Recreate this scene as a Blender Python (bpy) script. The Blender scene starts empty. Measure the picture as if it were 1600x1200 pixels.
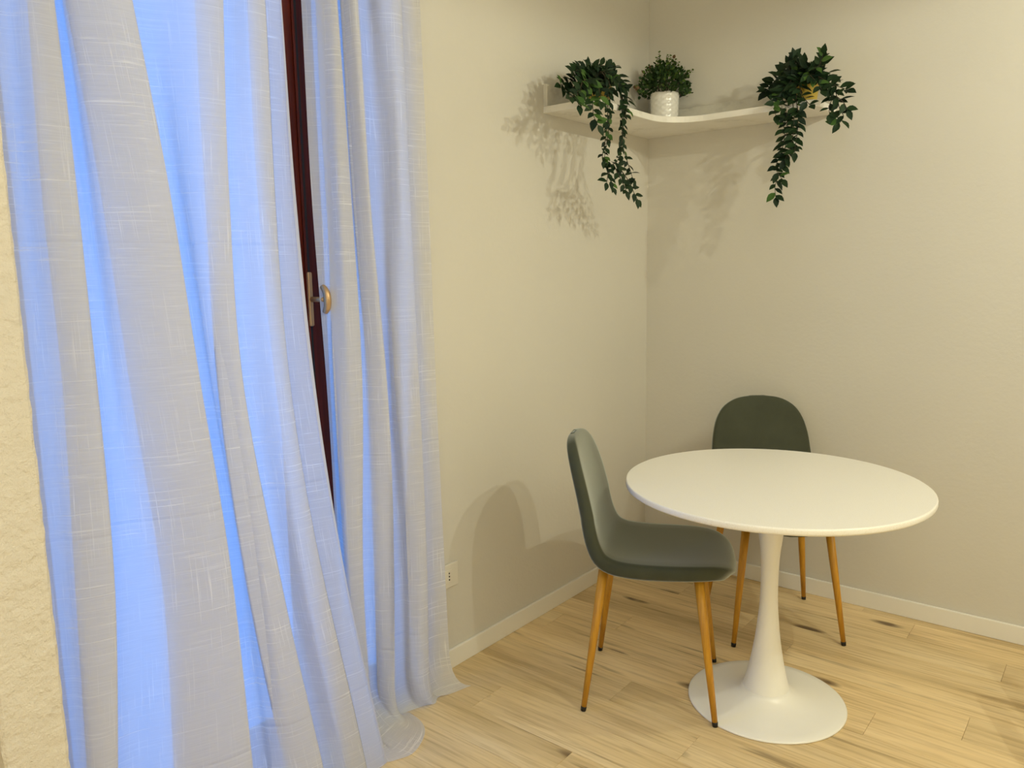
import bpy, math, random
import numpy as np
from mathutils import Vector, Matrix

random.seed(7)
SC = bpy.context.scene
COL = SC.collection

# ------------------------------------------------------------------ camera
F_PX = 1211.163
PITCH, ROLL, YAW = 0.1455399, -0.0164839, -0.6797959
CAM = np.array([1.856779, -3.345012, 1.431381])
_F = np.array([math.sin(YAW)*math.cos(PITCH), math.cos(YAW)*math.cos(PITCH), -math.sin(PITCH)])
_R = np.array([math.cos(YAW), -math.sin(YAW), 0.0])
_U = np.cross(_R, _F)
RR = _R*math.cos(ROLL) + _U*math.sin(ROLL)
UU = -_R*math.sin(ROLL) + _U*math.cos(ROLL)


def at(px, py, axis, val):
    """the room point on the plane axis=val measured at a position of the photograph"""
    d = _F + (px-800)/F_PX*RR - (py-600)/F_PX*UU
    return CAM + (val-CAM[axis])/d[axis]*d


cd = bpy.data.cameras.new('camera')
cam = bpy.data.objects.new('camera', cd)
COL.objects.link(cam)
cd.sensor_width = 36.0
cd.lens = 36.0*F_PX/1600
cd.clip_start = 0.05
M = Matrix.Identity(4)
for i in range(3):
    M[i][0], M[i][1], M[i][2], M[i][3] = RR[i], UU[i], -_F[i], CAM[i]
cam.matrix_world = M
SC.camera = cam

# ------------------------------------------------------------------ light
SC.view_settings.view_transform = 'Standard'
SC.view_settings.look = 'None'
SC.view_settings.gamma = 1.0
SC.view_settings.use_curve_mapping = False
SC.view_settings.exposure = 0.08
SC.cycles.use_denoising = True
SC.cycles.max_bounces = 14
SC.cycles.diffuse_bounces = 8
SC.cycles.transparent_max_bounces = 24
SC.cycles.transmission_bounces = 12
SC.cycles.sample_clamp_indirect = 6.0

world = bpy.data.worlds.new('dusk_sky')
SC.world = world
world.use_nodes = True
wb = world.node_tree.nodes['Background']
wb.inputs[0].default_value = (0.04, 0.31, 1.0, 1)
wb.inputs[1].default_value = 2.1


def lamp(name, loc, power, radius, color, kind='SPOT'):
    l = bpy.data.lights.new(name, kind)
    l.energy = power
    l.color = color
    if kind == 'AREA':
        l.shape = 'DISK'
        l.size = radius*2
    else:
        l.shadow_soft_size = radius
        if kind == 'SPOT':
            l.spot_size = math.radians(179)
            l.spot_blend = 0.12
    o = bpy.data.objects.new(name, l)
    o.location = loc
    COL.objects.link(o)
    return o


WARM = (1.0, 0.985, 0.76)
lamp('ceiling_spot', (2.72, -1.05, 2.58), 39, 0.010, WARM)
lamp('ceiling_spot', (2.72, -1.65, 2.58), 39, 0.010, WARM)
lamp('added_ceiling_fill', (2.0, -3.3, 2.66), 7, 0.45, WARM, 'AREA')  # soft overhead fill added for even light, no known fitting
lamp('added_ceiling_fill', (2.3, -1.2, 2.66), 1, 0.40, WARM, 'AREA')  # second added fill, weaker
up = lamp('added_bounce_fill', (2.6, -3.0, 1.90), 23, 0.25, WARM, 'AREA')  # unseen lamp added to bounce diffuse light off the ceiling
up.rotation_euler = (math.pi, 0, 0)
lamp('added_rear_fill', (2.2, -4.0, 1.65), 16, 0.30, WARM, 'POINT')  # unseen soft lamp added behind the camera to brighten the lower walls

# ------------------------------------------------------------------ helpers


def link(name, verts, faces, mat=None, parent=None, smooth=False):
    me = bpy.data.meshes.new(name)
    me.from_pydata([tuple(map(float, v)) for v in verts], [], faces)
    me.validate()
    me.update()
    if smooth:
        me.polygons.foreach_set('use_smooth', [True]*len(me.polygons))
    o = bpy.data.objects.new(name, me)
    COL.objects.link(o)
    if mat:
        me.materials.append(mat)
    if parent:
        o.parent = parent
    return o


def inst(name, me, parent=None):
    o = bpy.data.objects.new(name, me)
    COL.objects.link(o)
    if parent:
        o.parent = parent
    return o


def empty(name, loc, rz=0.0):
    o = bpy.data.objects.new(name, None)
    o.empty_display_size = 0.1
    o.location = loc
    o.rotation_euler = (0, 0, rz)
    COL.objects.link(o)
    return o


def tag(o, label, cat, group=None):
    o['label'] = label
    o['category'] = cat
    if group:
        o['group'] = group
    return o


def struct(o):
    o['kind'] = 'structure'
    return o


def box(a, b, off=None):
    (x0, y0, z0), (x1, y1, z1) = a, b
    v = [(x0, y0, z0), (x1, y0, z0), (x1, y1, z0), (x0, y1, z0), (x0, y0, z1), (x1, y0, z1), (x1, y1, z1), (x0, y1, z1)]
    f = [(3, 2, 1, 0), (4, 5, 6, 7), (0, 1, 5, 4), (1, 2, 6, 5), (2, 3, 7, 6), (3, 0, 4, 7)]
    return v, f


def boxes(*bs):
    V, Fc = [], []
    for a, b in bs:
        v, f = box(a, b)
        n = len(V)
        V += v
        Fc += [tuple(i+n for i in q) for q in f]
    return V, Fc


def bevel(o, w, seg=2):
    m = o.modifiers.new('bevel', 'BEVEL')
    m.width = w
    m.segments = seg
    m.limit_method = 'ANGLE'
    return o


def lathe(profile, n=48, cap=True):
    V, Fc = [], []
    for r, z in profile:
        for k in range(n):
            a = 2*math.pi*k/n
            V.append((r*math.cos(a), r*math.sin(a), z))
    for j in range(len(profile)-1):
        for k in range(n):
            Fc.append((j*n+k, j*n+(k+1) % n, (j+1)*n+(k+1) % n, (j+1)*n+k))
    if cap:
        Fc.append(tuple(reversed(range(n))))
        Fc.append(tuple((len(profile)-1)*n+k for k in range(n)))
    return V, Fc


def catmull(pts, sub):
    P = np.array(pts, float)
    out = []
    n = len(P)
    for i in range(n-1):
        p0, p1, p2, p3 = P[max(i-1, 0)], P[i], P[i+1], P[min(i+2, n-1)]
        for s in range(sub):
            t = s/sub
            out.append(0.5*((2*p1)+(-p0+p2)*t+(2*p0-5*p1+4*p2-p3)*t*t+(-p0+3*p1-3*p2+p3)*t**3))
    out.append(P[-1])
    return np.array(out)


def tube(path, radii, n=8):
    P = [Vector(p) for p in path]
    V, Fc = [], []
    prev = None
    for i, p in enumerate(P):
        d = (P[min(i+1, len(P)-1)]-P[max(i-1, 0)]).normalized()
        if prev is None:
            u = d.orthogonal().normalized()
        else:
            u = (prev-d*prev.dot(d)).normalized()
        prev = u
        w = d.cross(u)
        r = radii[i] if hasattr(radii, '__len__') else radii
        for k in range(n):
            a = 2*math.pi*k/n
            V.append(p+u*(r*math.cos(a))+w*(r*math.sin(a)))
    for j in range(len(P)-1):
        for k in range(n):
            Fc.append((j*n+k, j*n+(k+1) % n, (j+1)*n+(k+1) % n, (j+1)*n+k))
    Fc.append(tuple(reversed(range(n))))
    Fc.append(tuple((len(P)-1)*n+k for k in range(n)))
    return V, Fc


# ------------------------------------------------------------------ materials


def mat(name, color, rough=0.5, metal=0.0, spec=0.5, **kw):
    m = bpy.data.materials.new(name)
    m.use_nodes = True
    b = m.node_tree.nodes['Principled BSDF']
    b.inputs['Base Color'].default_value = (*color, 1)
    b.inputs['Roughness'].default_value = rough
    b.inputs['Metallic'].default_value = metal
    b.inputs['Specular IOR Level'].default_value = spec
    for k, v in kw.items():
        b.inputs[k].default_value = v
    return m


class NT:
    def __init__(self, m):
        self.t = m.node_tree
        self.b = self.t.nodes.get('Principled BSDF')

    def n(self, typ, **kw):
        nd = self.t.nodes.new(typ)
        for k, v in kw.items():
            if k.startswith('i_'):
                key = k[2:]
                key = int(key) if key.isdigit() else key.replace('_', ' ')
                nd.inputs[key].default_value = v
            else:
                setattr(nd, k, v)
        return nd

    def l(self, a, b):
        self.t.links.new(a, b)

    def coords(self, scale, kind='Object', loc=(0, 0, 0)):
        tc = self.n('ShaderNodeTexCoord')
        mp = self.n('ShaderNodeMapping')
        mp.inputs['Scale'].default_value = scale
        mp.inputs['Location'].default_value = loc
        self.l(tc.outputs[kind], mp.inputs['Vector'])
        return mp.outputs[0]

    def noise(self, vec, scale=1.0, detail=3.0, rough=0.5):
        nd = self.n('ShaderNodeTexNoise')
        nd.inputs['Scale'].default_value = scale
        nd.inputs['Detail'].default_value = detail
        nd.inputs['Roughness'].default_value = rough
        self.l(vec, nd.inputs['Vector'])
        return nd.outputs['Fac']

    def ramp(self, fac, stops):
        r = self.n('ShaderNodeValToRGB')
        el = r.color_ramp.elements
        while len(el) < len(stops):
            el.new(0.5)
        for e, (p, c) in zip(el, stops):
            e.position = p
            e.color = (*c, 1) if len(c) == 3 else c
        self.l(fac, r.inputs[0])
        return r.outputs[0]

    def mix(self, fac, a, b, blend='MIX'):
        m = self.n('ShaderNodeMix', data_type='RGBA', blend_type=blend)
        for sock, v in ((m.inputs[0], fac), (m.inputs[6], a), (m.inputs[7], b)):
            if hasattr(v, 'links') or isinstance(v, bpy.types.NodeSocket):
                self.l(v, sock)
            else:
                sock.default_value = v if not isinstance(v, tuple) else (*v, 1)
        return m.outputs[2]

    def math(self, op, a, b=0.0):
        m = self.n('ShaderNodeMath', operation=op)
        for sock, v in ((m.inputs[0], a), (m.inputs[1], b)):
            if isinstance(v, bpy.types.NodeSocket):
                self.l(v, sock)
            else:
                sock.default_value = v
        return m.outputs[0]

    def bump(self, height, strength, dist=0.01):
        bp = self.n('ShaderNodeBump')
        bp.inputs['Strength'].default_value = strength
        bp.inputs['Distance'].default_value = dist
        self.l(height, bp.inputs['Height'])
        self.l(bp.outputs[0], self.b.inputs['Normal'])


def wall_mat(name, color, scale, strength, dist):
    m = mat(name, color, 0.85, spec=0.25)
    t = NT(m)
    c = t.coords((1, 1, 1))
    h = t.noise(c, scale, 5, 0.6)
    t.bump(h, strength, dist)
    v = t.noise(c, 1.3, 3, 0.5)
    t.l(t.ramp(v, [(0.3, tuple(x*0.96 for x in color)), (0.7, color)]), t.b.inputs['Base Color'])
    return m


M_WALL = wall_mat('wall_paint', (0.655, 0.63, 0.575), 55, 0.25, 0.004)
M_PLASTER = wall_mat('rough_plaster', (0.71, 0.665, 0.60), 42, 1.0, 0.010)
M_CEIL = wall_mat('ceiling_paint', (0.85, 0.84, 0.80), 60, 0.1, 0.003)
M_SKIRT = mat('skirting_white', (0.82, 0.80, 0.75), 0.4)
M_SUBFLOOR = mat('joint_brown', (0.36, 0.26, 0.13), 0.8)
M_BLACK = mat('black_rubber', (0.012, 0.011, 0.010), 0.5)
M_FRAME_METAL = mat('dark_metal', (0.02, 0.018, 0.016), 0.45, 0.6)
M_PLASTIC = mat('white_plastic', (0.72, 0.69, 0.62), 0.35)
M_HOLE = mat('socket_hole', (0.03, 0.025, 0.02), 0.6)


def wood_floor_mat():
    m = mat('oak_laminate', (0.5, 0.38, 0.2), 0.42, spec=0.4)
    t = NT(m)
    tc = t.n('ShaderNodeTexCoord')
    oi = t.n('ShaderNodeObjectInfo')
    cmb = t.n('ShaderNodeCombineXYZ')
    t.l(t.math('MULTIPLY', oi.outputs['Random'], 37.0), cmb.inputs[0])
    t.l(t.math('MULTIPLY', oi.outputs['Random'], 91.0), cmb.inputs[1])
    t.l(t.math('MULTIPLY', oi.outputs['Random'], 13.0), cmb.inputs[2])
    add = t.n('ShaderNodeVectorMath', operation='ADD')
    t.l(tc.outputs['Object'], add.inputs[0])
    t.l(cmb.outputs[0], add.inputs[1])

    def mp(scale):
        q = t.n('ShaderNodeMapping')
        q.inputs['Scale'].default_value = scale
        t.l(add.outputs[0], q.inputs['Vector'])
        return q.outputs[0]
    broad = t.noise(mp((1.1, 9, 1)), 1.0, 4, 0.6)
    fine = t.noise(mp((3.5, 95, 1)), 1.0, 4, 0.65)
    crack = t.noise(mp((2.2, 30, 1)), 1.0, 3, 0.55)
    base = t.ramp(broad, [(0.30, (0.58, 0.43, 0.225)), (0.5, (0.76, 0.585, 0.33)), (0.70, (0.85, 0.685, 0.425))])
    fin = t.ramp(fine, [(0.30, (0.66, 0.60, 0.52)), (0.52, (1, 1, 1)), (0.8, (1.10, 1.09, 1.05))])
    c1 = t.mix(0.75, base, fin, 'MULTIPLY')
    crk = t.ramp(crack, [(0.27, (1, 1, 1)), (0.36, (0, 0, 0))])
    c2 = t.mix(t.math('MULTIPLY', crk, 0.62), c1, (0.17, 0.11, 0.05))
    vor = t.n('ShaderNodeTexVoronoi', feature='F1')
    vor.inputs['Scale'].default_value = 1.0
    t.l(mp((2.1, 6.6, 1)), vor.inputs['Vector'])
    knot = t.ramp(vor.outputs['Distance'], [(0.07, (1, 1, 1)), (0.16, (0, 0, 0))])
    wob = t.noise(mp((14, 40, 1)), 1.0, 2)
    kf = t.math('MULTIPLY', knot, t.math('MULTIPLY', wob, 1.9))
    c3 = t.mix(kf, c2, (0.17, 0.11, 0.055))
    tint = t.ramp(oi.outputs['Random'], [(0.0, (0.91, 0.90, 0.88)), (0.5, (1.0, 1.0, 1.0)), (1.0, (1.05, 1.03, 1.0))])
    c4 = t.mix(1.0, c3, tint, 'MULTIPLY')
    t.l(c4, t.b.inputs['Base Color'])
    t.bump(fine, 0.12, 0.002)
    return m


M_FLOOR = wood_floor_mat()


def velvet_mat():
    m = mat('grey_green_velvet', (0.052, 0.058, 0.036), 0.75, spec=0.3)
    t = NT(m)
    b = t.b
    b.inputs['Sheen Weight'].default_value = 0.9
    b.inputs['Sheen Roughness'].default_value = 0.35
    b.inputs['Sheen Tint'].default_value = (0.75, 0.85, 0.88, 1)
    c = t.coords((1, 1, 1))
    v = t.noise(c, 9, 4, 0.6)
    deep = t.ramp(v, [(0.3, (0.045, 0.050, 0.030)), (0.7, (0.058, 0.064, 0.040))])
    lw = t.n('ShaderNodeLayerWeight')
    lw.inputs['Blend'].default_value = 0.5
    painted_sheen = t.ramp(lw.outputs['Facing'], [(0.42, (0, 0, 0)), (0.86, (1, 1, 1))])
    t.l(t.mix(t.math('MULTIPLY', painted_sheen, 0.9), deep, (0.27, 0.265, 0.21)), b.inputs['Base Color'])  # velvet sheen painted into the base colour, paler at grazing angles
    t.bump(t.noise(c, 900, 2, 0.5), 0.2, 0.001)
    return m


M_VELVET = velvet_mat()


def leg_wood():
    m = mat('honey_wood_leg', (0.45, 0.22, 0.04), 0.4, spec=0.45)
    t = NT(m)
    c = t.coords((90, 90, 4))
    v = t.noise(c, 1.0, 3, 0.6)
    t.l(t.ramp(v, [(0.3, (0.44, 0.20, 0.018)), (0.6, (0.60, 0.30, 0.024)), (0.8, (0.66, 0.35, 0.035))]), t.b.inputs['Base Color'])
    return m


M_LEG = leg_wood()


def white_top():
    m = mat('speckled_white_laminate', (0.86, 0.83, 0.77), 0.33)
    t = NT(m)
    c = t.coords((1, 1, 1))
    v = t.noise(c, 420, 2, 0.5)
    t.l(t.ramp(v, [(0.30, (0.78, 0.74, 0.66)), (0.42, (0.86, 0.835, 0.78)), (0.6, (0.88, 0.86, 0.81))]), t.b.inputs['Base Color'])
    return m


M_TOP = white_top()
M_PED = mat('white_lacquer', (0.88, 0.865, 0.82), 0.28)


def marble(c0=(0.62, 0.60, 0.55), c1=(0.80, 0.78, 0.73), c2=(0.85, 0.83, 0.79)):
    m = mat('pale_marble_shelf', (0.78, 0.76, 0.72), 0.45)
    t = NT(m)
    c = t.coords((1, 1, 1.6))
    w = t.noise(c, 7, 6, 0.65)
    t.l(t.ramp(w, [(0.33, c0), (0.45, c1), (0.7, c2)]), t.b.inputs['Base Color'])
    return m


M_MARBLE = marble()
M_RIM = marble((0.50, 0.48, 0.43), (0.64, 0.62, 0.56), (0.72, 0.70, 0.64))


def mahogany():
    m = mat('mahogany_frame', (0.08, 0.01, 0.004), 0.42, spec=0.18)
    t = NT(m)
    c = t.coords((60, 60, 2.5))
    v = t.noise(c, 1.0, 4, 0.6)
    t.l(t.ramp(v, [(0.3, (0.055, 0.006, 0.003)), (0.7, (0.115, 0.015, 0.006))]), t.b.inputs['Base Color'])
    return m


M_MAHOG = mahogany()
M_BRASS = mat('aged_brass', (0.52, 0.33, 0.16), 0.36, 0.55)
M_GAP_SHADE = mat('black_gap_shade', (0.01, 0.008, 0.007), 0.7)


def glass():
    m = bpy.data.materials.new('window_glass')
    m.use_nodes = True
    t = m.node_tree
    for n in list(t.nodes):
        t.nodes.remove(n)
    out = t.nodes.new('ShaderNodeOutputMaterial')
    mx = t.nodes.new('ShaderNodeMixShader')
    tr = t.nodes.new('ShaderNodeBsdfTransparent')
    gl = t.nodes.new('ShaderNodeBsdfGlossy')
    gl.inputs['Roughness'].default_value = 0.2
    tr.inputs[0].default_value = (0.95, 0.98, 1.0, 1)
    mx.inputs[0].default_value = 0.03
    t.links.new(tr.outputs[0], mx.inputs[1])
    t.links.new(gl.outputs[0], mx.inputs[2])
    t.links.new(mx.outputs[0], out.inputs[0])
    return m


M_GLASS = glass()


def linen():
    m = bpy.data.materials.new('sheer_linen')
    m.use_nodes = True
    t = NT(m)
    tree = m.node_tree
    tree.nodes.remove(t.b)
    out = tree.nodes['Material Output']
    hor = t.noise(t.coords((5, 210, 1), 'UV'), 1.0, 3, 0.6)
    hor2 = t.noise(t.coords((16, 700, 1), 'UV', (3, 1, 0)), 1.0, 2, 0.5)
    ver = t.noise(t.coords((260, 5, 1), 'UV', (7, 5, 0)), 1.0, 3, 0.6)
    patch = t.noise(t.coords((5, 2.2, 1), 'UV', (1, 9, 0)), 1.0, 2, 0.5)
    sl_h = t.ramp(hor, [(0.575, (0, 0, 0)), (0.68, (1, 1, 1))])
    sl_v = t.ramp(ver, [(0.585, (0, 0, 0)), (0.70, (1, 1, 1))])
    pt = t.ramp(patch, [(0.38, (0.25, 0.25, 0.25)), (0.62, (1, 1, 1))])
    sl = t.math('MULTIPLY', t.math('MAXIMUM', sl_h, sl_v), pt)
    col = t.mix(sl, t.ramp(hor2, [(0.35, (0.75, 0.75, 0.775)), (0.65, (0.82, 0.82, 0.84))]), (0.97, 0.97, 0.97))
    dif = t.n('ShaderNodeBsdfDiffuse')
    trl = t.n('ShaderNodeBsdfTranslucent')
    trp = t.n('ShaderNodeBsdfTransparent')
    t.l(col, dif.inputs[0])
    t.l(col, trl.inputs[0])
    m1 = t.n('ShaderNodeMixShader')
    m1.inputs[0].default_value = 0.49
    t.l(dif.outputs[0], m1.inputs[1])
    t.l(trl.outputs[0], m1.inputs[2])
    m2 = t.n('ShaderNodeMixShader')
    fac = t.math('MULTIPLY', t.math('SUBTRACT', 1.0, sl), 0.12)
    t.l(fac, m2.inputs[0])
    t.l(m1.outputs[0], m2.inputs[1])
    t.l(trp.outputs[0], m2.inputs[2])
    bp = t.n('ShaderNodeBump')
    bp.inputs['Strength'].default_value = 0.35
    bp.inputs['Distance'].default_value = 0.002
    wr = t.noise(t.coords((9, 5, 1), 'UV'), 1.0, 3, 0.5)
    sp = t.n('ShaderNodeSeparateXYZ')
    t.l(t.coords((1, 1, 1), 'UV'), sp.inputs[0])
    fr = t.math('FRACT', t.math('DIVIDE', t.math('SUBTRACT', sp.outputs[1], 0.79), 0.62))
    cr = t.ramp(t.math('ABSOLUTE', t.math('SUBTRACT', fr, 0.5)), [(0.0, (1, 1, 1)), (0.010, (0, 0, 0))])
    cr = t.math('MULTIPLY', cr, t.noise(t.coords((7, 1, 1), 'UV', (2, 2, 0)), 1.0, 2))
    hh = t.math('ADD', t.math('ADD', sl, t.math('MULTIPLY', wr, 3.0)), t.math('MULTIPLY', cr, 6.0))
    t.l(hh, bp.inputs['Height'])
    t.l(bp.outputs[0], dif.inputs['Normal'])
    t.l(m2.outputs[0], out.inputs[0])
    return m


M_LINEN = linen()


def leafmat(name, c1, c2, rough=0.55):
    m = mat(name, c1, rough, spec=0.2)
    t = NT(m)
    oi = t.n('ShaderNodeObjectInfo')
    t.l(t.ramp(oi.outputs['Random'], [(0.0, c1), (1.0, c2)]), t.b.inputs['Base Color'])
    return m


M_LEAF = leafmat('dark_ivy_leaf', (0.006, 0.018, 0.009), (0.016, 0.040, 0.012))
M_LEAF_LIGHT = leafmat('bright_ivy_leaf', (0.04, 0.10, 0.02), (0.07, 0.14, 0.03))
M_BUSH = leafmat('box_leaf', (0.02, 0.05, 0.012), (0.03, 0.06, 0.015))
M_BUSH_L = leafmat('box_leaf_light', (0.08, 0.14, 0.03), (0.09, 0.15, 0.03))
M_BUSH_T = leafmat('box_tip_brown', (0.12, 0.07, 0.035), (0.13, 0.08, 0.04))
M_VINE = mat('vine_stem', (0.045, 0.035, 0.02), 0.6)
M_YPOT = mat('mustard_pot', (0.55, 0.40, 0.07), 0.45)
M_SOIL = mat('dark_soil', (0.015, 0.011, 0.008), 0.9)


def potmat():
    m = mat('white_ceramic', (0.80, 0.78, 0.74), 0.18, spec=0.6)
    return m


M_POT = potmat()

# ------------------------------------------------------------------ room shell
XM, YM, CH = 3.7, -4.4, 2.70
OY0, OY1, OZ = -2.80, -1.56, 2.50      # french window opening in the left wall


def slab(name, a, b, m):
    V, Fc = box(a, b)
    return struct(link(name, V, Fc, m))


floor = slab('floor', (-0.25, YM, -0.06), (XM, 0, -0.0035), M_SUBFLOOR)
V, Fc = boxes(((-0.25, OY1, 0), (0, 0.2, CH)), ((-0.25, YM, 0), (0, OY0, CH)), ((-0.25, OY0, OZ), (0, OY1, CH)))
struct(link('wall_left', V, Fc, M_WALL))
slab('wall_back', (0, 0, 0), (XM, 0.2, CH), M_WALL)
slab('wall_right', (XM, YM, 0), (XM+0.2, 0.2, CH), M_WALL)
slab('wall_front', (-0.25, YM-0.2, 0), (XM+0.2, YM, CH), M_WALL)
slab('ceiling', (-0.25, YM-0.2, CH), (XM+0.2, 0.2, CH+0.15), M_CEIL)
# the plastered wall end beside the window, with an uneven arris
PX, PY0, PY1 = 0.20, -2.893, -2.777
prof = []
V, Fc = [], []
nz = 110
for j in range(nz+1):
    z = CH*j/nz
    r = lambda s: (random.random()-0.5)*s
    V += [(0.0, PY0, z), (PX-0.004+r(.002), PY0+r(.004), z), (PX+r(.002), PY0+0.006+r(.004), z),
          (PX+r(.002), PY1-0.006+r(.003), z), (PX-0.005+r(.002), PY1+r(.0024), z), (0.0, PY1, z)]
for j in range(nz):
    for k in range(5):
        Fc.append((j*6+k, j*6+k+1, (j+1)*6+k+1, (j+1)*6+k))
Fc.append((5, 4, 3, 2, 1, 0))
struct(link('wall_stub', V, Fc, M_PLASTER))


def skirting(name, a, b):
    V, Fc = box(a, b)
    o = struct(link(name, V, Fc, M_SKIRT))
    bevel(o, 0.003, 2)
    return o


skirting('baseboard_left', (0, -1.555, 0), (0.012, 0, 0.072))
skirting('baseboard_back', (0.012, -0.012, 0), (XM, 0, 0.072))

# planks ------------------------------------------------------------
PW, PL = 0.1525, 1.22
K0 = -1.12


def plank_mesh(L, W):
    e, g = 0.0012, 0.0004
    x0, x1, y0, y1, zt = g, L-g, g, W-g, 0.0
    V = [(x0, y0, -0.0035), (x1, y0, -0.0035), (x1, y1, -0.0035), (x0, y1, -0.0035),
         (x0, y0, -0.0008), (x1, y0, -0.0008), (x1, y1, -0.0008), (x0, y1, -0.0008),
         (x0+e, y0+e, zt), (x1-e, y0+e, zt), (x1-e, y1-e, zt), (x0+e, y1-e, zt)]
    Fc = [(8, 9, 10, 11)]
    for k in range(4):
        n = (k+1) % 4
        Fc.append((k, n, 4+n, 4+k))
        Fc.append((4+k, 4+n, 8+n, 8+k))
    me = bpy.data.meshes.new('plank')
    me.from_pydata(V, [], Fc)
    me.materials.append(M_FLOOR)
    return me


cache = {}
known = {0: 0.576-PL, -2: 0.235, 3: 1.541-PL}
row = 0
rows = range(int((YM-K0)/PW)-1, int((0-K0)/PW)+2)
rr = random.Random(3)
for r in rows:
    ya, yb = max(K0+(r-1)*PW, YM), min(K0+r*PW, 0.0)
    if yb-ya < 0.01:
        continue
    st = known.get(r, None)
    if st is None:
        st = rr.uniform(0, PL)
    x = (st % PL)-PL
    while x < XM:
        xa, xb = max(x, 0.0), min(x+PL, XM)
        x += PL
        if xb-xa < 0.02:
            continue
        key = (round(xb-xa, 3), round(yb-ya, 3))
        if key not in cache:
            cache[key] = plank_mesh(xb-xa, yb-ya)
        o = inst('plank', cache[key], floor)
        o.location = (xa, ya, 0)

# ------------------------------------------------------------------ french window
win = struct(empty('window_1', (0, 0, 0)))
X0, X1 = -0.075, -0.02       # leaf thickness


def wbox(name, a, b, m=M_MAHOG, parent=None, bev=0.004):
    V, Fc = box(a, b)
    o = link(name, V, Fc, m, parent or win)
    if bev:
        bevel(o, bev)
    return o


wbox('jamb', (-0.12, OY0, 0), (-0.001, OY0+0.045, OZ))
wbox('jamb', (-0.12, OY1-0.045, 0), (-0.001, OY1, OZ))
wbox('head', (-0.12, OY0+0.045, OZ-0.045), (-0.001, OY1-0.045, OZ))
wbox('threshold', (-0.20, OY0+0.045, 0), (-0.001, OY1-0.045, 0.02))


def leaf_sash(ya, yb, sa, sb, x0, x1):
    o = wbox('stile', (x0, ya, 0.022), (x1, ya+sa, OZ-0.047))
    o2 = wbox('stile', (x0, yb-sb, 0.022), (x1, yb, OZ-0.047))
    wbox('rail', (x0, ya+sa, 0.022), (x1, yb-sb, 0.055))
    wbox('rail', (x0, ya+sa, OZ-0.13), (x1, yb-sb, OZ-0.047))
    xm = (x0+x1)/2
    g = wbox('pane', (xm-0.003, ya+sa, 0.055), (xm+0.003, yb-sb, OZ-0.13), M_GLASS, bev=0)
    return o2


YS = -1.952
ls = leaf_sash(OY0+0.047, YS, 0.06, 0.085, X0, X1)
leaf_sash(YS+0.003, OY1-0.047, 0.075, 0.05, X0-0.022, X1-0.022)
wbox('moulding', (X1, YS-0.012, 0.03), (X1+0.006, YS-0.004, OZ-0.05), bev=0.002)
wbox('gap_shade_strip', (X1-0.02, YS+0.003, 0.03), (X1-0.012, YS+0.016, OZ-0.05), M_GAP_SHADE, bev=0)  # black strip standing in for the shade in the gap between the leaves
# handle of the window
pz = 1.358
hp = wbox('handle_plate', (X1, YS-0.010, pz-0.078), (X1+0.012, YS+0.006, pz+0.078), M_BRASS, bev=0.004)
V, Fc = tube([(X1+0.01, YS, pz), (X1+0.07, YS, pz)], 0.0075, 14)
link('handle_rod', V, Fc, M_BRASS, hp, True)
pth = catmull([(X1+0.064, YS, pz+0.037), (X1+0.078, YS, pz+0.022), (X1+0.083, YS, pz), (X1+0.080, YS, pz-0.022), (X1+0.070, YS, pz-0.036)], 5)
rad = [0.008+0.003*math.sin(math.pi*i/(len(pth)-1)) for i in range(len(pth))]
V, Fc = tube(pth, rad, 14)
link('handle_grip', V, Fc, M_BRASS, hp, True)

# ------------------------------------------------------------------ curtains


def interp(xs, ys, x):
    if x >= xs[-1]:
        return ys[-1]+(x-xs[-1])*(ys[-1]-ys[-2])/(xs[-1]-xs[-2])
    if x <= xs[0]:
        return ys[0]+(x-xs[0])*(ys[1]-ys[0])/(xs[1]-xs[0])
    n = len(xs)
    for i in range(n-1):
        if x <= xs[i+1]:
            h = xs[i+1]-xs[i]
            t = (x-xs[i])/h
            m0 = (ys[min(i+1, n-1)]-ys[max(i-1, 0)])/(xs[min(i+1, n-1)]-xs[max(i-1, 0)])*h
            m1 = (ys[min(i+2, n-1)]-ys[i])/(xs[min(i+2, n-1)]-xs[i])*h
            return (2*t**3-3*t*t+1)*ys[i]+(t**3-2*t*t+t)*m0+(-2*t**3+3*t*t)*ys[i+1]+(t**3-t*t)*m1


ROWY = [0, 300, 600, 900, 1200]


def fold_point(fx, depth, z):
    lo, hi = -900.0, 2600.0
    for _ in range(40):
        mid = (lo+hi)/2
        p = at(interp(ROWY, fx, mid), mid, 0, depth)
        if p[2] > z:
            lo = mid
        else:
            hi = mid
    return np.array([depth, p[1], z])


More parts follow.
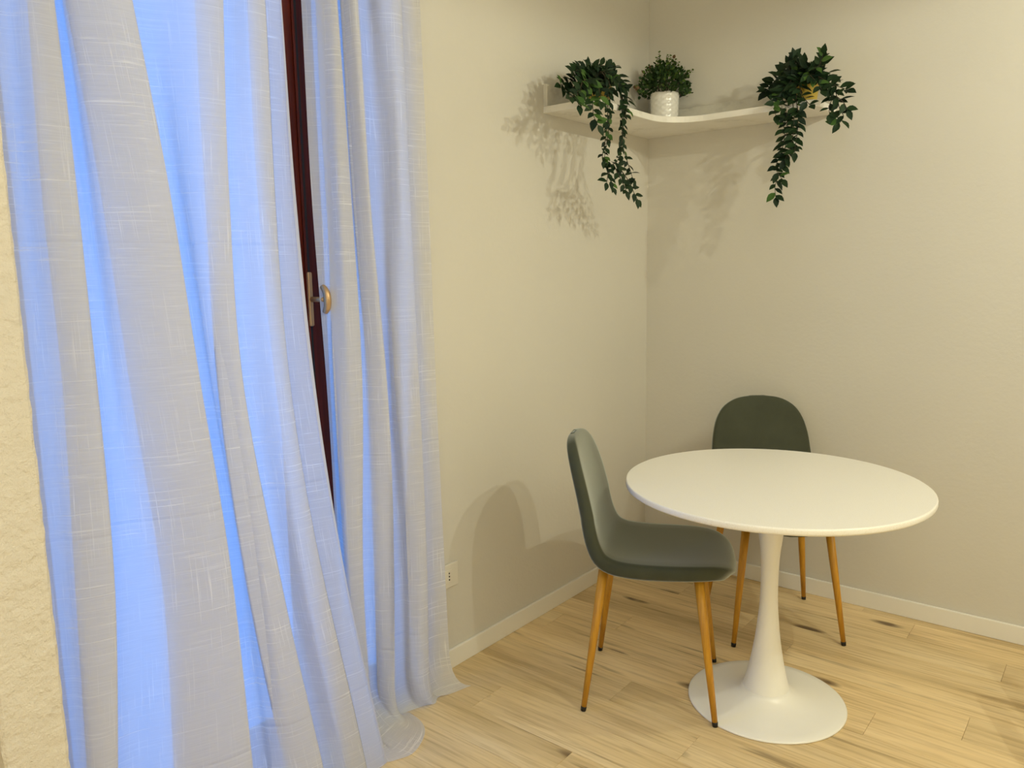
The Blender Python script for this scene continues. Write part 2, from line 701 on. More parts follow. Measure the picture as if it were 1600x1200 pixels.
def curtain(name, curves, base, zs, sub, hem=None):
    """curves: (column in the photograph at five heights, depth) in cloth order"""
    rw = random.Random(len(curves))
    wob = [(rw.uniform(1.0, 3.5)*(0.4 if i in (0, len(curves)-1) else 1), rw.uniform(2.0, 5.5), rw.uniform(0, 6.28)) for i in range(len(curves))]
    grid = []
    for z in zs:
        row = [fold_point([c+wob[i][0]*math.sin(z*wob[i][1]+wob[i][2]) for c in fx], base(z, i/(len(curves)-1))+d+0.006*math.sin(z*wob[i][1]*0.8+wob[i][2]*2), z)
               for i, (fx, d) in enumerate(curves)]
        grid.append(row)
    if hem:
        last = grid[-1]
        ln = 6
        for s in range(1, ln+1):
            t = s/ln
            row = []
            for p, h in zip(last, hem):
                h = np.array(h)
                c = np.array([p[0]*0.9+h[0]*0.1, p[1]*0.9+h[1]*0.1, 0.01])
                q = (1-t)**2*p+2*t*(1-t)*c+t*t*h
                row.append(q)
            grid.append(row)
    grid = [catmull(r, sub) for r in grid]
    nr, nc = len(grid), len(grid[0])
    V = [tuple(p) for r in grid for p in r]
    Fc = [(j*nc+k, j*nc+k+1, (j+1)*nc+k+1, (j+1)*nc+k) for j in range(nr-1) for k in range(nc-1)]
    o = link(name, V, Fc, M_LINEN, None, True)
    me = o.data
    uv = me.uv_layers.new(name='UVMap')
    mid = grid[nr//2]
    s = np.concatenate([[0], np.cumsum(np.linalg.norm(np.diff(mid, axis=0), axis=1))])
    vv = [0.0]
    for j in range(1, nr):
        vv.append(vv[-1]+float(np.mean(np.linalg.norm(grid[j]-grid[j-1], axis=1))))
    loops = np.zeros(len(me.loops), int)
    me.loops.foreach_get('vertex_index', loops)
    uvs = np.stack([s[loops % nc], np.array(vv)[loops//nc]], 1).ravel()
    uv.data.foreach_set('uv', uvs)
    return o, grid


def zrows(zb, n=60, top=2.6):
    return [top+(zb-top)*i/n for i in range(n+1)]


left_curves = [
    ([-75, -45, 0, 40, 65], -0.02),
    ([-30, 2, 40, 75, 100], -0.02),
    ([8, 36, 68, 102, 124], -0.015),
    ([45, 68, 98, 122, 143], 0.012),
    ([68, 100, 130, 155, 166], 0.03),
    ([82, 121, 153, 177, 182], 0.028),
    ([76, 112, 143, 166, 174], 0.0),
    ([42, 64, 96, 116, 136], -0.045),
    ([62, 92, 124, 148, 164], -0.045),
    ([92, 135, 172, 200, 210], -0.035),
    ([100, 150, 196, 236, 250], -0.01),
    ([118, 180, 232, 285, 300], 0.02),
    ([165, 228, 278, 330, 352], 0.045),
    ([198, 258, 308, 357, 388], 0.052),
    ([206, 264, 313, 362, 394], 0.045),
    ([192, 248, 298, 346, 378], 0.01),
    ([98, 156, 206, 252, 268], -0.04),
    ([150, 212, 262, 310, 336], -0.06),
    ([216, 275, 322, 372, 405], -0.04),
    ([258, 295, 332, 385, 430], -0.018),
    ([302, 322, 352, 408, 466], 0.012),
    ([338, 350, 372, 428, 496], 0.026),
    ([348, 358, 378, 434, 503], 0.02),
    ([306, 318, 338, 385, 444], -0.012),
    ([352, 362, 385, 438, 505], -0.025),
    ([392, 404, 430, 478, 545], 0.014),
    ([414, 428, 456, 504, 574], 0.01),
    ([388, 402, 428, 474, 540], -0.012),
    ([428, 444, 474, 524, 592], 0.004),
    ([438, 460, 492, 540, 605], 0.006),
]


def base_left(z, k):
    return 0.125+0.11*max(0.0, 1-z/2.2)**1.2*(0.25+0.75*k)


left_curtain, lgrid = curtain('curtain', left_curves, base_left, zrows(0.004, 66), 5)
tag(left_curtain, 'wide white sheer linen curtain panel hanging left of the mahogany window stile, glowing blue', 'curtain', 'white linen curtains')

right_curves = [
    ([470, 487, 510, 528, 545], -0.04),
    ([484, 499, 514, 534, 560], -0.03),
    ([502, 514, 526, 545, 570], 0.0),
    ([518, 532, 550, 560, 580], 0.025),
    ([528, 547, 564, 568, 590], 0.028),
    ([522, 540, 556, 560, 584], 0.004),
    ([498, 511, 524, 536, 564], -0.02),
    ([528, 546, 562, 570, 592], -0.03),
    ([540, 560, 582, 592, 600], 0.0),
    ([552, 573, 597, 610, 610], 0.03),
    ([558, 579, 604, 617, 617], 0.034),
    ([553, 572, 597, 610, 612], 0.008),
    ([532, 549, 572, 584, 594], -0.022),
    ([570, 588, 608, 622, 632], -0.032),
    ([592, 607, 622, 638, 648], 0.0),
    ([612, 628, 642, 656, 664], 0.024),
    ([626, 641, 655, 667, 674], 0.028),
    ([622, 635, 648, 660, 668], 0.006),
    ([598, 612, 626, 638, 648], -0.018),
    ([636, 648, 660, 672, 684], -0.02),
    ([656, 669, 681, 696, 712], 0.0),
]
hem_px = [(560, 1150), (572, 1165), (583, 1178), (592, 1188), (601, 1192), (620, 1188), (645, 1178), (660, 1158), (664, 1140), (655, 1125), (638, 1114),
          (630, 1116), (634, 1114), (650, 1108), (665, 1103), (680, 1100), (683, 1092), (690, 1088), (700, 1086), (712, 1082), (736, 1072)]
hem = []
for i, (hx, hy) in enumerate(hem_px):
    p = at(hx, hy, 2, 0.004)
    hem.append((p[0], p[1], 0.006))


def base_right(z, k):
    return 0.072+0.018*(1-min(1, z/2.2))+0.012*k


right_curtain, rgrid = curtain('curtain', right_curves, base_right, zrows(0.13, 56), 5, hem)
tag(right_curtain, 'narrower white linen curtain panel right of the window handle, its hem spread on the floor', 'curtain', 'white linen curtains')

# hems stitched as their own narrow doubled strips


def strip(grid, cols, off, parent):
    V, Fc = [], []
    for r in grid:
        for c in cols:
            p = r[c]
            V.append((p[0]+off, p[1], p[2]))
    n = len(cols)
    for j in range(len(grid)-1):
        for k in range(n-1):
            Fc.append((j*n+k, j*n+k+1, (j+1)*n+k+1, (j+1)*n+k))
    return link('side_hem', V, Fc, M_LINEN, parent, True)


nc = len(lgrid[0])
strip(lgrid, [nc-3, nc-2, nc-1], 0.0025, left_curtain)
strip(rgrid[:50], [8, 9, 10, 11], 0.0025, right_curtain)

# curtain rod above the view
rod = tag(empty('curtain_rod', (0.11, -2.15, 2.635)), 'slim curtain rod carrying both white panels above the window', 'rod')
V, Fc = tube([(0, -0.60, 0), (0, 0.70, 0)], 0.011, 12)
link('pole', V, Fc, M_FRAME_METAL, rod, True)
for y in (-0.55, 0.66):
    V, Fc = boxes(((-0.11, y-0.01, -0.03), (-0.104, y+0.01, 0.03)), ((-0.104, y-0.005, -0.006), (0.0, y+0.005, 0.006)))
    link('bracket', V, Fc, M_FRAME_METAL, rod)

# ------------------------------------------------------------------ socket outlet
ou = tag(empty('wall_socket', (0, -1.45, 0.352)), 'white wall socket plate low on the left wall beside the curtain edge', 'socket')
V, Fc = box((0, -0.062, -0.044), (0.010, 0.062, 0.044))
bevel(link('plate', V, Fc, M_PLASTIC, ou), 0.003)
V, Fc = box((0.010, -0.036, -0.024), (0.0125, 0.036, 0.024))
bevel(link('socket_insert', V, Fc, M_PLASTIC, ou), 0.001)
for yy in (0.012, -0.014):
    for zz in (-0.012, 0, 0.012):
        V, Fc = lathe([(0.003, 0), (0.003, 0.0012)], 10)
        V = [(0.0125+z, yy+x, zz+y) for x, y, z in V]
        link('socket_hole', V, Fc, M_HOLE, ou)

# ------------------------------------------------------------------ table
TX, TY = 0.98918, -0.9536
tb = tag(empty('pedestal_table', (TX, TY, 0)), 'round white pedestal table with trumpet foot standing between the two chairs', 'table')
R = 0.4657
V, Fc = lathe([(R-0.045, 0.722), (R-0.006, 0.729), (R-0.001, 0.7325), (R, 0.736), (R, 0.745), (R-0.001, 0.748), (R-0.004, 0.75)], 96)
o = link('tabletop', V, Fc, M_TOP, tb, True)
o.data.polygons[-1].use_smooth = False
o.data.polygons[-2].use_smooth = False
prof = [(0.0765, 0.033), (0.0745, 0.048), (0.0615, 0.10), (0.0505, 0.155), (0.041, 0.215), (0.034, 0.278), (0.0288, 0.345), (0.0275, 0.42), (0.0300, 0.50), (0.0385, 0.575),
        (0.050, 0.645), (0.064, 0.695), (0.078, 0.716)]
pr = catmull(prof, 3)
V, Fc = lathe([tuple(p) for p in pr], 48)
link('pedestal', V, Fc, M_PED, tb, True)
RB = 0.2512
prof = [(RB-0.006, 0.0), (RB, 0.002), (RB, 0.006), (RB-0.004, 0.0085), (0.22, 0.0105), (0.18, 0.0145), (0.14, 0.0205), (0.11, 0.0275), (0.092, 0.035), (0.081, 0.044), (0.076, 0.052)]
V, Fc = lathe(prof, 96)
link('foot_disc', V, Fc, M_PED, tb, True)
V, Fc = lathe([(0.15, 0.708), (0.155, 0.712), (0.155, 0.722)], 48)
link('mounting_plate', V, Fc, M_PED, tb, True)

# ------------------------------------------------------------------ chairs
spine = [  # forward, height, half width, half thickness (mid surface)
    (0.256, 0.449, 0.030, 0.006),
    (0.254, 0.455, 0.075, 0.012),
    (0.247, 0.464, 0.116, 0.017),
    (0.230, 0.474, 0.158, 0.021),
    (0.195, 0.4815, 0.193, 0.0225),
    (0.140, 0.4815, 0.213, 0.0235),
    (0.070, 0.479, 0.2205, 0.024),
    (0.000, 0.477, 0.2225, 0.0245),
    (-0.070, 0.479, 0.222, 0.0245),
    (-0.125, 0.488, 0.2195, 0.0245),
    (-0.165, 0.512, 0.216, 0.024),
    (-0.191, 0.555, 0.213, 0.023),
    (-0.209, 0.610, 0.210, 0.022),
    (-0.222, 0.670, 0.205, 0.021),
    (-0.236, 0.735, 0.197, 0.020),
    (-0.250, 0.795, 0.180, 0.019),
    (-0.260, 0.838, 0.154, 0.018),
    (-0.267, 0.866, 0.118, 0.016),
    (-0.271, 0.882, 0.076, 0.012),
    (-0.272, 0.889, 0.030, 0.006),
]
sp = catmull(spine, 3)


def shell():
    V, Fc = [], []
    nf, na = 10, 6
    n = 2*(nf+1)+2*(na-1)
    for i, (fx, z, w, t) in enumerate(sp):
        a, b = sp[max(i-1, 0)], sp[min(i+1, len(sp)-1)]
        d = np.array([b[0]-a[0], b[1]-a[1]])
        d /= np.linalg.norm(d)
        nn = np.array([d[1], -d[0]])          # towards the sitter
        if i < 3:
            nn = nn
        back = min(1.0, max(0.0, (z-0.50)/0.15))
        dish = 0.012+0.015*back
        ring = []
        wf = max(w-t, w*0.3)
        for k in range(nf+1):
            ring.append((-wf+2*wf*k/nf, t))
        for k in range(1, na):
            an = math.pi/2-math.pi*k/na
            cx, cz = abs(math.cos(an))**0.6, math.copysign(abs(math.sin(an))**0.6, math.sin(an))
            ring.append((wf+(w-wf)*cx, t*cz))
        for k in range(nf+1):
            ring.append((wf-2*wf*k/nf, -t))
        for k in range(1, na):
            an = -math.pi/2-math.pi*k/na
            cx, cz = -abs(math.cos(an))**0.6, math.copysign(abs(math.sin(an))**0.6, math.sin(an))
            ring.append((-wf+(w-wf)*cx, t*cz))
        W = 0.222
        endf = min(1.0, w/0.12)
        for (y, h) in ring:
            crown = 0.006*(1-(y/max(w, 1e-3))**2)*(1 if h > 0 else 0)
            hh = h+dish*(abs(y)/W)**2.2+crown*endf
            V.append((fx+nn[0]*hh, y, z+nn[1]*hh))
    m = len(sp)
    for i in range(m-1):
        for k in range(n):
            Fc.append((i*n+k, i*n+(k+1) % n, (i+1)*n+(k+1) % n, (i+1)*n+k))
    Fc.append(tuple(range(n)))
    Fc.append(tuple(reversed([(m-1)*n+k for k in range(n)])))
    return V, Fc


def make_chair(loc, rz, label):
    t = tag(empty('dining_chair', loc, rz), label, 'chair', 'velvet chairs at the round table')
    V, Fc = shell()
    link('seat_shell', V, Fc, M_VELVET, t, True)
    V, Fc = boxes(((-0.145, -0.105, 0.446), (0.150, -0.075, 0.4575)), ((-0.145, 0.075, 0.446), (0.150, 0.105, 0.4575)),
                  ((0.115, -0.105, 0.4455), (0.150, 0.105, 0.457)), ((-0.145, -0.105, 0.4455), (-0.110, 0.105, 0.457)))
    link('seat_frame', V, Fc, M_FRAME_METAL, t)
    for sx in (1, -1):
        for sy in (1, -1):
            top = Vector((0.150*sx, 0.155*sy, 0.466))
            bot = Vector((0.208*sx, 0.208*sy, 0.011))
            V, Fc = tube([top, top.lerp(bot, 0.5), bot], [0.0165, 0.0130, 0.0088], 16)
            lg = link('leg', V, Fc, M_LEG, t, True)
            d = (bot-top).normalized()
            V, Fc = tube([bot-d*0.004, bot, (bot.x+d.x*0.011, bot.y+d.y*0.011, 0.0)], [0.0094, 0.0094, 0.0085], 16)
            link('foot_cap', V, Fc, M_BLACK, lg, True)
    return t


chair = make_chair((0.644, -1.097, 0), math.atan2(0.42, 0.907), 'grey green velvet chair seen from its side, left of the white round table')


def copy_tree(o, parent=None):
    c = o.copy()
    COL.objects.link(c)
    if parent:
        c.parent = parent
    for ch in list(o.children):
        copy_tree(ch, c)
    return c


chair2 = copy_tree(chair)
chair2.location = (0.790, -0.374, 0)
chair2.rotation_euler = (0, 0, math.atan2(-0.785, 0.62))
chair2['label'] = 'grey green velvet chair facing the view, behind the white round table'

# open metal stand standing to the right of the view; its frame shades the floor
st = tag(empty('metal_stand', (1.883, -0.681, 0), math.radians(25.0)), 'open dark metal frame stand past the right edge of the view, shading the floor', 'stand')
for nm, a, b in (('top_bar', (0, -0.02, 0.73), (0.62, 0.02, 0.75)), ('top_bar', (0, -0.62, 0.73), (0.62, -0.58, 0.75)),
                 ('side_bar', (0, -0.58, 0.73), (0.04, -0.02, 0.75)), ('side_bar', (0.58, -0.58, 0.73), (0.62, -0.02, 0.75)),
                 ('leg', (0, -0.025, 0), (0.025, 0, 0.73)), ('leg', (0, -0.62, 0), (0.025, -0.595, 0.73)),
                 ('leg', (0.595, -0.025, 0), (0.62, 0, 0.73)), ('leg', (0.595, -0.62, 0), (0.62, -0.595, 0.73))):
    V, Fc = box(a, b)
    bevel(link(nm, V, Fc, M_FRAME_METAL, st), 0.002)

# ------------------------------------------------------------------ corner shelf
H0, H1 = 2.0311, 2.0565
sh = tag(empty('corner_shelf', (0, 0, H0)), 'pale marbled L shaped corner shelf with back rims high in the room corner', 'shelf')
D = 0.238
L1, L2 = -0.828, 0.850


def arc(cx, cy, r, a0, a1, n):
    return [(cx+r*math.cos(math.radians(a0+(a1-a0)*i/n)), cy+r*math.sin(math.radians(a0+(a1-a0)*i/n))) for i in range(n+1)]


out = [(0, 0), (0, L1)] + arc(D-0.03, L1+0.03, 0.03, -90, 0, 6)
ri = 0.17
out += arc(D+ri, -D-ri, ri, 180, 90, 14)
out += arc(L2-0.05, -D+0.05, 0.05, -90, 0, 6) + [(L2, 0)]
n = len(out)
V = [(x, y, 0) for x, y in out]+[(x, y, H1-H0) for x, y in out]
Fc = [tuple(range(n)), tuple(reversed(range(n, 2*n)))]+[(k, n+k, n+(k+1) % n, (k+1) % n) for k in range(n)]
o = link('shelf_board', V, Fc, M_MARBLE, sh)
bevel(o, 0.0025)
RH = 0.108
V, Fc = box((0, L1, H1-H0), (0.019, 0, RH))
bevel(link('back_rim', V, Fc, M_RIM, sh), 0.002)
rim = [(0.019, H1-H0), (L2, H1-H0)] + arc(L2-0.03, RH-0.03, 0.03, 0, 90, 6) + [(0.019, RH)]
n = len(rim)
V = [(x, -0.019, z) for x, z in rim]+[(x, 0, z) for x, z in rim]
Fc = [tuple(range(n)), tuple(reversed(range(n, 2*n)))]+[(k, n+k, n+(k+1) % n, (k+1) % n) for k in range(n)]
bevel(link('back_rim', V, Fc, M_RIM, sh), 0.002)

# ------------------------------------------------------------------ plants


def leaf_mesh(name, L, W, m):
    prof = [(0.0, 0.0), (0.22, 0.78), (0.45, 1.0), (0.72, 0.66), (1.0, 0.0)]
    V = [(0, 0, 0)]
    for t, w in prof[1:-1]:
        V += [(t*L, -w*W/2, 0.12*W*w), (t*L, 0, -0.06*L*math.sin(math.pi*t)*0.3), (t*L, w*W/2, 0.12*W*w)]
    V.append((L, 0, -0.05*L))
    Fc = [(0, 1, 2), (0, 2, 3)]
    for j in range(2):
        a = 1+3*j
        Fc += [(a, a+3, a+4, a+1), (a+1, a+4, a+5, a+2)]
    Fc += [(7, 10, 8), (8, 10, 9)]
    me = bpy.data.meshes.new(name)
    me.from_pydata(V, [], Fc)
    me.materials.append(m)
    me.polygons.foreach_set('use_smooth', [True]*len(me.polygons))
    return me


LF = leaf_mesh('leaf', 0.047, 0.026, M_LEAF)
LFB = leaf_mesh('leaf', 0.047, 0.027, M_LEAF_LIGHT)


def place_leaf(me, parent, pos, d, nrm, s):
    d = Vector(d).normalized()
    nrm = Vector(nrm)
    nrm = (nrm-d*nrm.dot(d))
    if nrm.length < 1e-3:
        nrm = d.orthogonal()
    nrm.normalize()
    y = nrm.cross(d)
    Mx = Matrix((d, y, nrm)).transposed().to_4x4()
    o = inst('leaf', me, parent)
    o.matrix_local = Matrix.Translation(Vector(pos)) @ Mx @ Matrix.Scale(s, 4)
    return o


rl = random.Random(21)


def vine(root, pts, step, size, out, bright=0.05, spread=1.0, r0=0.0022, skip=0.0):
    """a stem through the points (room coordinates) with leaves along it"""
    base = np.array(root.location)
    P = catmull(pts, 8)-base
    rad = np.linspace(r0, r0*0.5, len(P))
    V, Fc = tube(P, rad, 6)
    vn = link('vine', V, Fc, M_VINE, root, True)
    seg = np.concatenate([[0], np.cumsum(np.linalg.norm(np.diff(P, axis=0), axis=1))])
    s = skip+step*0.4
    side = 1
    out = Vector(out)
    while s < seg[-1]:
        i = min(int(np.searchsorted(seg, s)), len(P)-1)
        p = Vector(P[i])
        tan = Vector(P[min(i+1, len(P)-1)]-P[max(i-1, 0)]).normalized()
        lat = tan.cross(out)
        if lat.length < 0.05:
            lat = Vector((0, 0, 1)).cross(out)
        lat.normalize()
        d = tan*rl.uniform(0.25, 0.9)+lat*side*rl.uniform(0.5, 1.1)*spread+out*rl.uniform(-0.15, 0.55)
        nrm = out+Vector((rl.uniform(-.6, .6), rl.uniform(-.6, .6), rl.uniform(0.0, .9)))
        me = LFB if rl.random() < bright else LF
        place_leaf(me, vn, p, d, nrm, size*rl.uniform(0.75, 1.15))
        side = -side
        s += step*rl.uniform(0.7, 1.3)
    p = Vector(P[-1])
    tan = Vector(P[-1]-P[-2]).normalized()
    place_leaf(LF, vn, p, tan, out, size*0.95)
    return vn


def small_pot(root, r, h, m):
    V, Fc = lathe([(r*0.76, 0.0), (r*0.8, 0.004), (r*0.97, h*0.86), (r*1.04, h*0.87), (r*1.04, h), (r*0.92, h), (r*0.90, h*0.9)], 28)
    link('pot', V, Fc, m, root, True)
    V, Fc = lathe([(r*0.88, h*0.86), (r*0.88, h*0.93)], 20)
    link('soil', V, Fc, M_SOIL, root)


def pix_path(pp, axis, v0, v1=None):
    v1 = v0 if v1 is None else v1
    n = len(pp)
    return [at(x, y, axis, v0+(v1-v0)*i/(n-1)) for i, (x, y) in enumerate(pp)]


# left trailing plant on the left arm
pl = tag(empty('trailing_plant', (0.125, -0.63, H1)), 'artificial trailing plant with two long strands hanging from the left arm of the shelf', 'plant', 'trailing plants on the shelf')
small_pot(pl, 0.052, 0.088, M_YPOT)
O1 = (0.85, -0.45, 0.25)
top = (0.125, -0.63, H1+0.085)


def from_pot(base_pt, pp, axis, v0, v1):
    return [np.array(base_pt)]+pix_path(pp, axis, v0, v1)


crown_l = [
    [(915, 118), (900, 108), (890, 118), (876, 122)], [(918, 112), (905, 98), (897, 103)], [(924, 108), (915, 93), (908, 100)],
    [(928, 105), (926, 92), (918, 100)], [(932, 106), (938, 92), (948, 93)], [(938, 108), (950, 96), (959, 95)],
    [(940, 112), (958, 103), (968, 112), (974, 120)], [(936, 118), (952, 112), (966, 122)], [(918, 120), (905, 118), (893, 128)],
    [(922, 122), (910, 130), (900, 140)], [(930, 118), (930, 105), (922, 98)], [(934, 120), (945, 118), (955, 128)],
    [(926, 112), (918, 106), (910, 112)], [(930, 112), (940, 104), (950, 110)],
]
for pp in crown_l:
    vine(pl, from_pot(top, [(x, y+11) for x, y in pp], 0, 0.14, rl.uniform(0.14, 0.24)), 0.0135, 1.0, O1, 0.06)
long_l = [
    ([(938, 112), (949, 128), (950, 150), (949, 190), (945, 225), (941, 248), (948, 262), (955, 285), (958, 293)], 0.013, 0.72, 0.5, 0.08),
    ([(942, 112), (952, 130), (953, 160), (951, 200), (946, 235), (944, 250)], 0.016, 0.66, 0.4, 0.3),
    ([(945, 112), (962, 128), (970, 148), (972, 180), (972, 215), (970, 240), (962, 254), (952, 258)], 0.013, 0.66, 0.4, 0.04),
    ([(946, 114), (966, 132), (978, 146), (980, 165), (976, 185)], 0.014, 0.9, 1.0, 0.04),
    ([(950, 118), (972, 150), (974, 190), (973, 225), (980, 252), (986, 270), (990, 285)], 0.015, 0.68, 0.5, 0.02),
    ([(960, 250), (972, 268), (983, 284), (990, 300), (996, 312)], 0.016, 0.9, 1.0, 0.02),
    ([(958, 256), (966, 272), (975, 290), (978, 298)], 0.014, 0.9, 1.0, 0.02),
    ([(950, 255), (950, 270), (948, 285)], 0.016, 0.85, 1.0, 0.02),
    ([(920, 122), (924, 145), (926, 165), (928, 182), (934, 195)], 0.013, 1.05, 1.15, 0.45),
    ([(916, 124), (908, 140), (902, 150), (904, 164)], 0.014, 1.0, 1.1, 0.25),
    ([(914, 124), (906, 138), (896, 150), (890, 152)], 0.016, 1.0, 1.1, 0.15),
    ([(926, 122), (936, 140), (938, 158)], 0.014, 1.0, 1.0, 0.25),
]
for pp, st, sz, spd, br in long_l:
    free = pp[0][1] > 200
    path = pix_path(pp, 0, 0.262, 0.275) if free else from_pot(top, pp, 0, 0.235, 0.275)
    vine(pl, path, st, sz, O1, br, spd)

# right trailing plant on the right arm
pr_ = tag(empty('trailing_plant', (0.762, -0.11, H1)), 'artificial trailing plant with mustard pot hanging from the right end of the shelf', 'plant', 'trailing plants on the shelf')
small_pot(pr_, 0.052, 0.088, M_YPOT)
O2 = (0.35, -0.9, 0.25)
topr = (0.762, -0.11, H1+0.085)
crown_r = [
    [(1250, 118), (1240, 100), (1230, 92), (1238, 86)], [(1246, 118), (1230, 104), (1218, 112), (1206, 124), (1196, 136)], [(1244, 122), (1228, 116), (1214, 122), (1202, 134)],
    [(1250, 112), (1245, 96), (1238, 84)], [(1256, 112), (1258, 98), (1252, 92)], [(1260, 112), (1268, 100), (1276, 98)],
    [(1262, 114), (1275, 106), (1284, 98), (1286, 84)], [(1264, 116), (1280, 108), (1290, 106), (1300, 112)], [(1248, 124), (1234, 126), (1222, 138)],
    [(1242, 126), (1226, 130), (1212, 140)], [(1254, 116), (1246, 108), (1238, 112)], [(1260, 118), (1268, 112), (1278, 116)], [(1252, 120), (1240, 114), (1228, 120)],
    [(1248, 116), (1236, 102), (1226, 104)], [(1258, 114), (1262, 104), (1262, 96)],
]
for pp in crown_r:
    vine(pr_, from_pot(topr, [(x, y+7) for x, y in pp], 1, -0.13, rl.uniform(-0.25, -0.13)), 0.0135, 1.0, O2, 0.10)
long_r = [
    ([(1240, 122), (1230, 140), (1228, 165), (1230, 195), (1228, 225), (1222, 252), (1215, 275), (1211, 292), (1212, 308)], 0.013, 0.95, 1.0, 0.08),
    ([(1244, 122), (1238, 145), (1240, 175), (1240, 205), (1234, 232), (1226, 250)], 0.013, 0.95, 1.0, 0.08),
    ([(1246, 124), (1244, 150), (1247, 180), (1246, 205), (1243, 225), (1242, 238)], 0.014, 0.95, 0.9, 0.08),
    ([(1236, 130), (1224, 150), (1222, 180), (1226, 210), (1220, 240), (1212, 262), (1222, 280)], 0.014, 0.95, 1.0, 0.06),
    ([(1234, 132), (1218, 150), (1210, 165), (1212, 180)], 0.016, 1.0, 1.0, 0.1),
    ([(1250, 126), (1252, 146), (1262, 160), (1266, 164)], 0.016, 1.0, 1.0, 0.15),
    ([(1268, 116), (1288, 126), (1302, 136), (1308, 152), (1312, 170), (1318, 182), (1312, 192)], 0.017, 1.0, 1.1, 0.05),
    ([(1272, 118), (1294, 128), (1312, 136), (1324, 140)], 0.017, 1.0, 1.1, 0.05),
    ([(1276, 122), (1298, 136), (1302, 150), (1296, 165), (1296, 178)], 0.02, 1.0, 1.1, 0.05),
    ([(1306, 150), (1318, 160), (1324, 172)], 0.018, 0.95, 1.1, 0.05),
    ([(1262, 116), (1276, 128), (1284, 140)], 0.02, 1.0, 1.0, 0.15),
    ([(1262, 112), (1278, 104), (1284, 92), (1286, 84)], 0.018, 1.0, 1.2, 0.7),
]
for pp, st, sz, spd, br in long_r:
    free = pp[0] == (1306, 150)
    path = pix_path(pp, 1, -0.268, -0.27) if free else from_pot(topr, pp, 1, -0.225, -0.27)
    vine(pr_, path, st, sz, O2, br, spd)

# round bushy plant in the white ceramic pot, in the corner
cp = tag(empty('potted_plant', (0.147, -0.12, H1)), 'small bushy green plant in a white diamond embossed ceramic pot in the shelf corner', 'plant')
PR, PHh = 0.062, 0.137
V, Fc = [], []
nn, nj = 96, 40
for j in range(nj+1):
    t = j/nj
    r = PR*(0.90+0.10*t)
    for k in range(nn):
        a = 2*math.pi*k/nn
        u, v = k/nn*12, t*6
        e = abs(math.sin(math.pi*(u+v)))*abs(math.sin(math.pi*(u-v)))
        e = 0.0022*(e**0.6) if 0.03 < t < 0.94 else 0
        V.append(((r+e)*math.cos(a), (r+e)*math.sin(a), PHh*t))
for t, rr2 in ((1.0, 0.92), (0.93, 0.90)):
    for k in range(nn):
        a = 2*math.pi*k/nn
        V.append((PR*rr2*math.cos(a), PR*rr2*math.sin(a), PHh*t))
for j in range(nj+2):
    for k in range(nn):
        Fc.append((j*nn+k, j*nn+(k+1) % nn, (j+1)*nn+(k+1) % nn, (j+1)*nn+k))
Fc.append(tuple(reversed(range(nn))))
link('pot', V, Fc, M_POT, cp, True)
V, Fc = lathe([(PR*0.89, PHh*0.88), (PR*0.89, PHh*0.94)], 24)
link('soil', V, Fc, M_SOIL, cp)


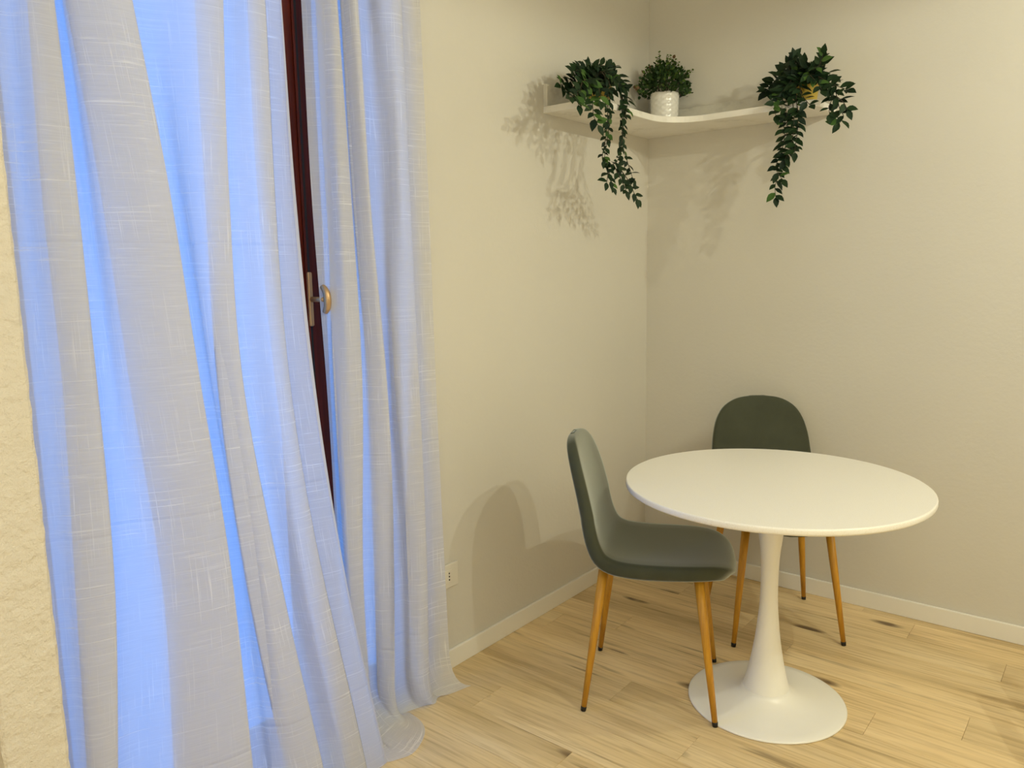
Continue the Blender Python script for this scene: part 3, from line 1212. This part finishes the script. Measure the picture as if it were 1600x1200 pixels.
def bush_cloud(mat_, count, tips, seed):
    r_ = random.Random(seed)
    V, Fc = [], []
    for i in range(count):
        az = r_.uniform(0, 2*math.pi)
        el = math.asin(r_.uniform(-0.12, 1.0))
        rad = (r_.uniform(0.45, 1.0)**0.6)*(1.0+0.12*math.sin(az*5+1.3)*math.cos(el))
        if tips:
            rad = r_.uniform(1.0, 1.2)
        c = Vector((math.cos(az)*math.cos(el)*0.108*rad, math.sin(az)*math.cos(el)*0.108*rad, PHh+0.006+math.sin(el)*0.125*rad))
        d = Vector((math.cos(az)*math.cos(el), math.sin(az)*math.cos(el), math.sin(el)+0.35)).normalized()
        s = r_.uniform(0.012, 0.019)
        d = (d+Vector((r_.uniform(-.8, .8), r_.uniform(-.8, .8), r_.uniform(-.5, .8)))).normalized()
        u = d.orthogonal().normalized()
        u = (u+d.cross(u)*r_.uniform(-2, 2)).normalized()
        w = s*0.42
        b = len(V)
        V += [c, c+d*s*0.35+u*w, c+d*s*0.75+u*w*0.8, c+d*s, c+d*s*0.75-u*w*0.8, c+d*s*0.35-u*w]
        Fc += [(b, b+1, b+2, b+3), (b, b+3, b+4, b+5)]
    return V, Fc


fol = None
for nm, m_, cnt, tips, sd in (('foliage', M_BUSH, 820, False, 1), ('bright_foliage', M_BUSH_L, 150, False, 2), ('shoot_tips', M_BUSH_T, 22, True, 3)):
    V, Fc = bush_cloud(m_, cnt, tips, sd)
    o = link(nm, V, Fc, m_, cp)
    o['kind'] = 'stuff'
SV, SF = [], []
for i in range(18):
    az = 2*math.pi*i/18+rl.uniform(-.2, .2)
    el = rl.uniform(0.15, 1.45)
    k = rl.uniform(0.95, 1.18)
    tip = Vector((math.cos(az)*math.cos(el)*0.118*k, math.sin(az)*math.cos(el)*0.118*k, PHh+0.01+math.sin(el)*0.140*k))
    root_ = Vector((math.cos(az)*0.01, math.sin(az)*0.01, PHh*0.92))
    V, Fc = tube([root_, root_.lerp(tip, 0.5)+Vector((0, 0, 0.006)), tip], [0.0018, 0.0014, 0.0008], 5)
    link('stem', V, Fc, M_VINE, cp)
    ax = (tip-root_).normalized()
    for q in range(10):                       # leaf pairs along the upper part of each shoot
        c = root_.lerp(tip, 0.55+0.05*q)
        u = ax.orthogonal().normalized()
        u = (u*math.cos(q*1.57)+ax.cross(u)*math.sin(q*1.57)).normalized()
        for sg in (1, -1):
            d = (u*sg+ax*0.7).normalized()
            sz = rl.uniform(0.012, 0.017)*(1.15-0.05*q)
            w = d.cross(ax).normalized()*sz*0.42
            b = len(SV)
            SV += [c, c+d*sz*0.4+w, c+d*sz*0.8+w*0.7, c+d*sz, c+d*sz*0.8-w*0.7, c+d*sz*0.4-w]
            SF += [(b, b+1, b+2, b+3), (b, b+3, b+4, b+5)]
o = link('shoot_leaves', SV, SF, M_BUSH_L, cp)
o['kind'] = 'stuff'
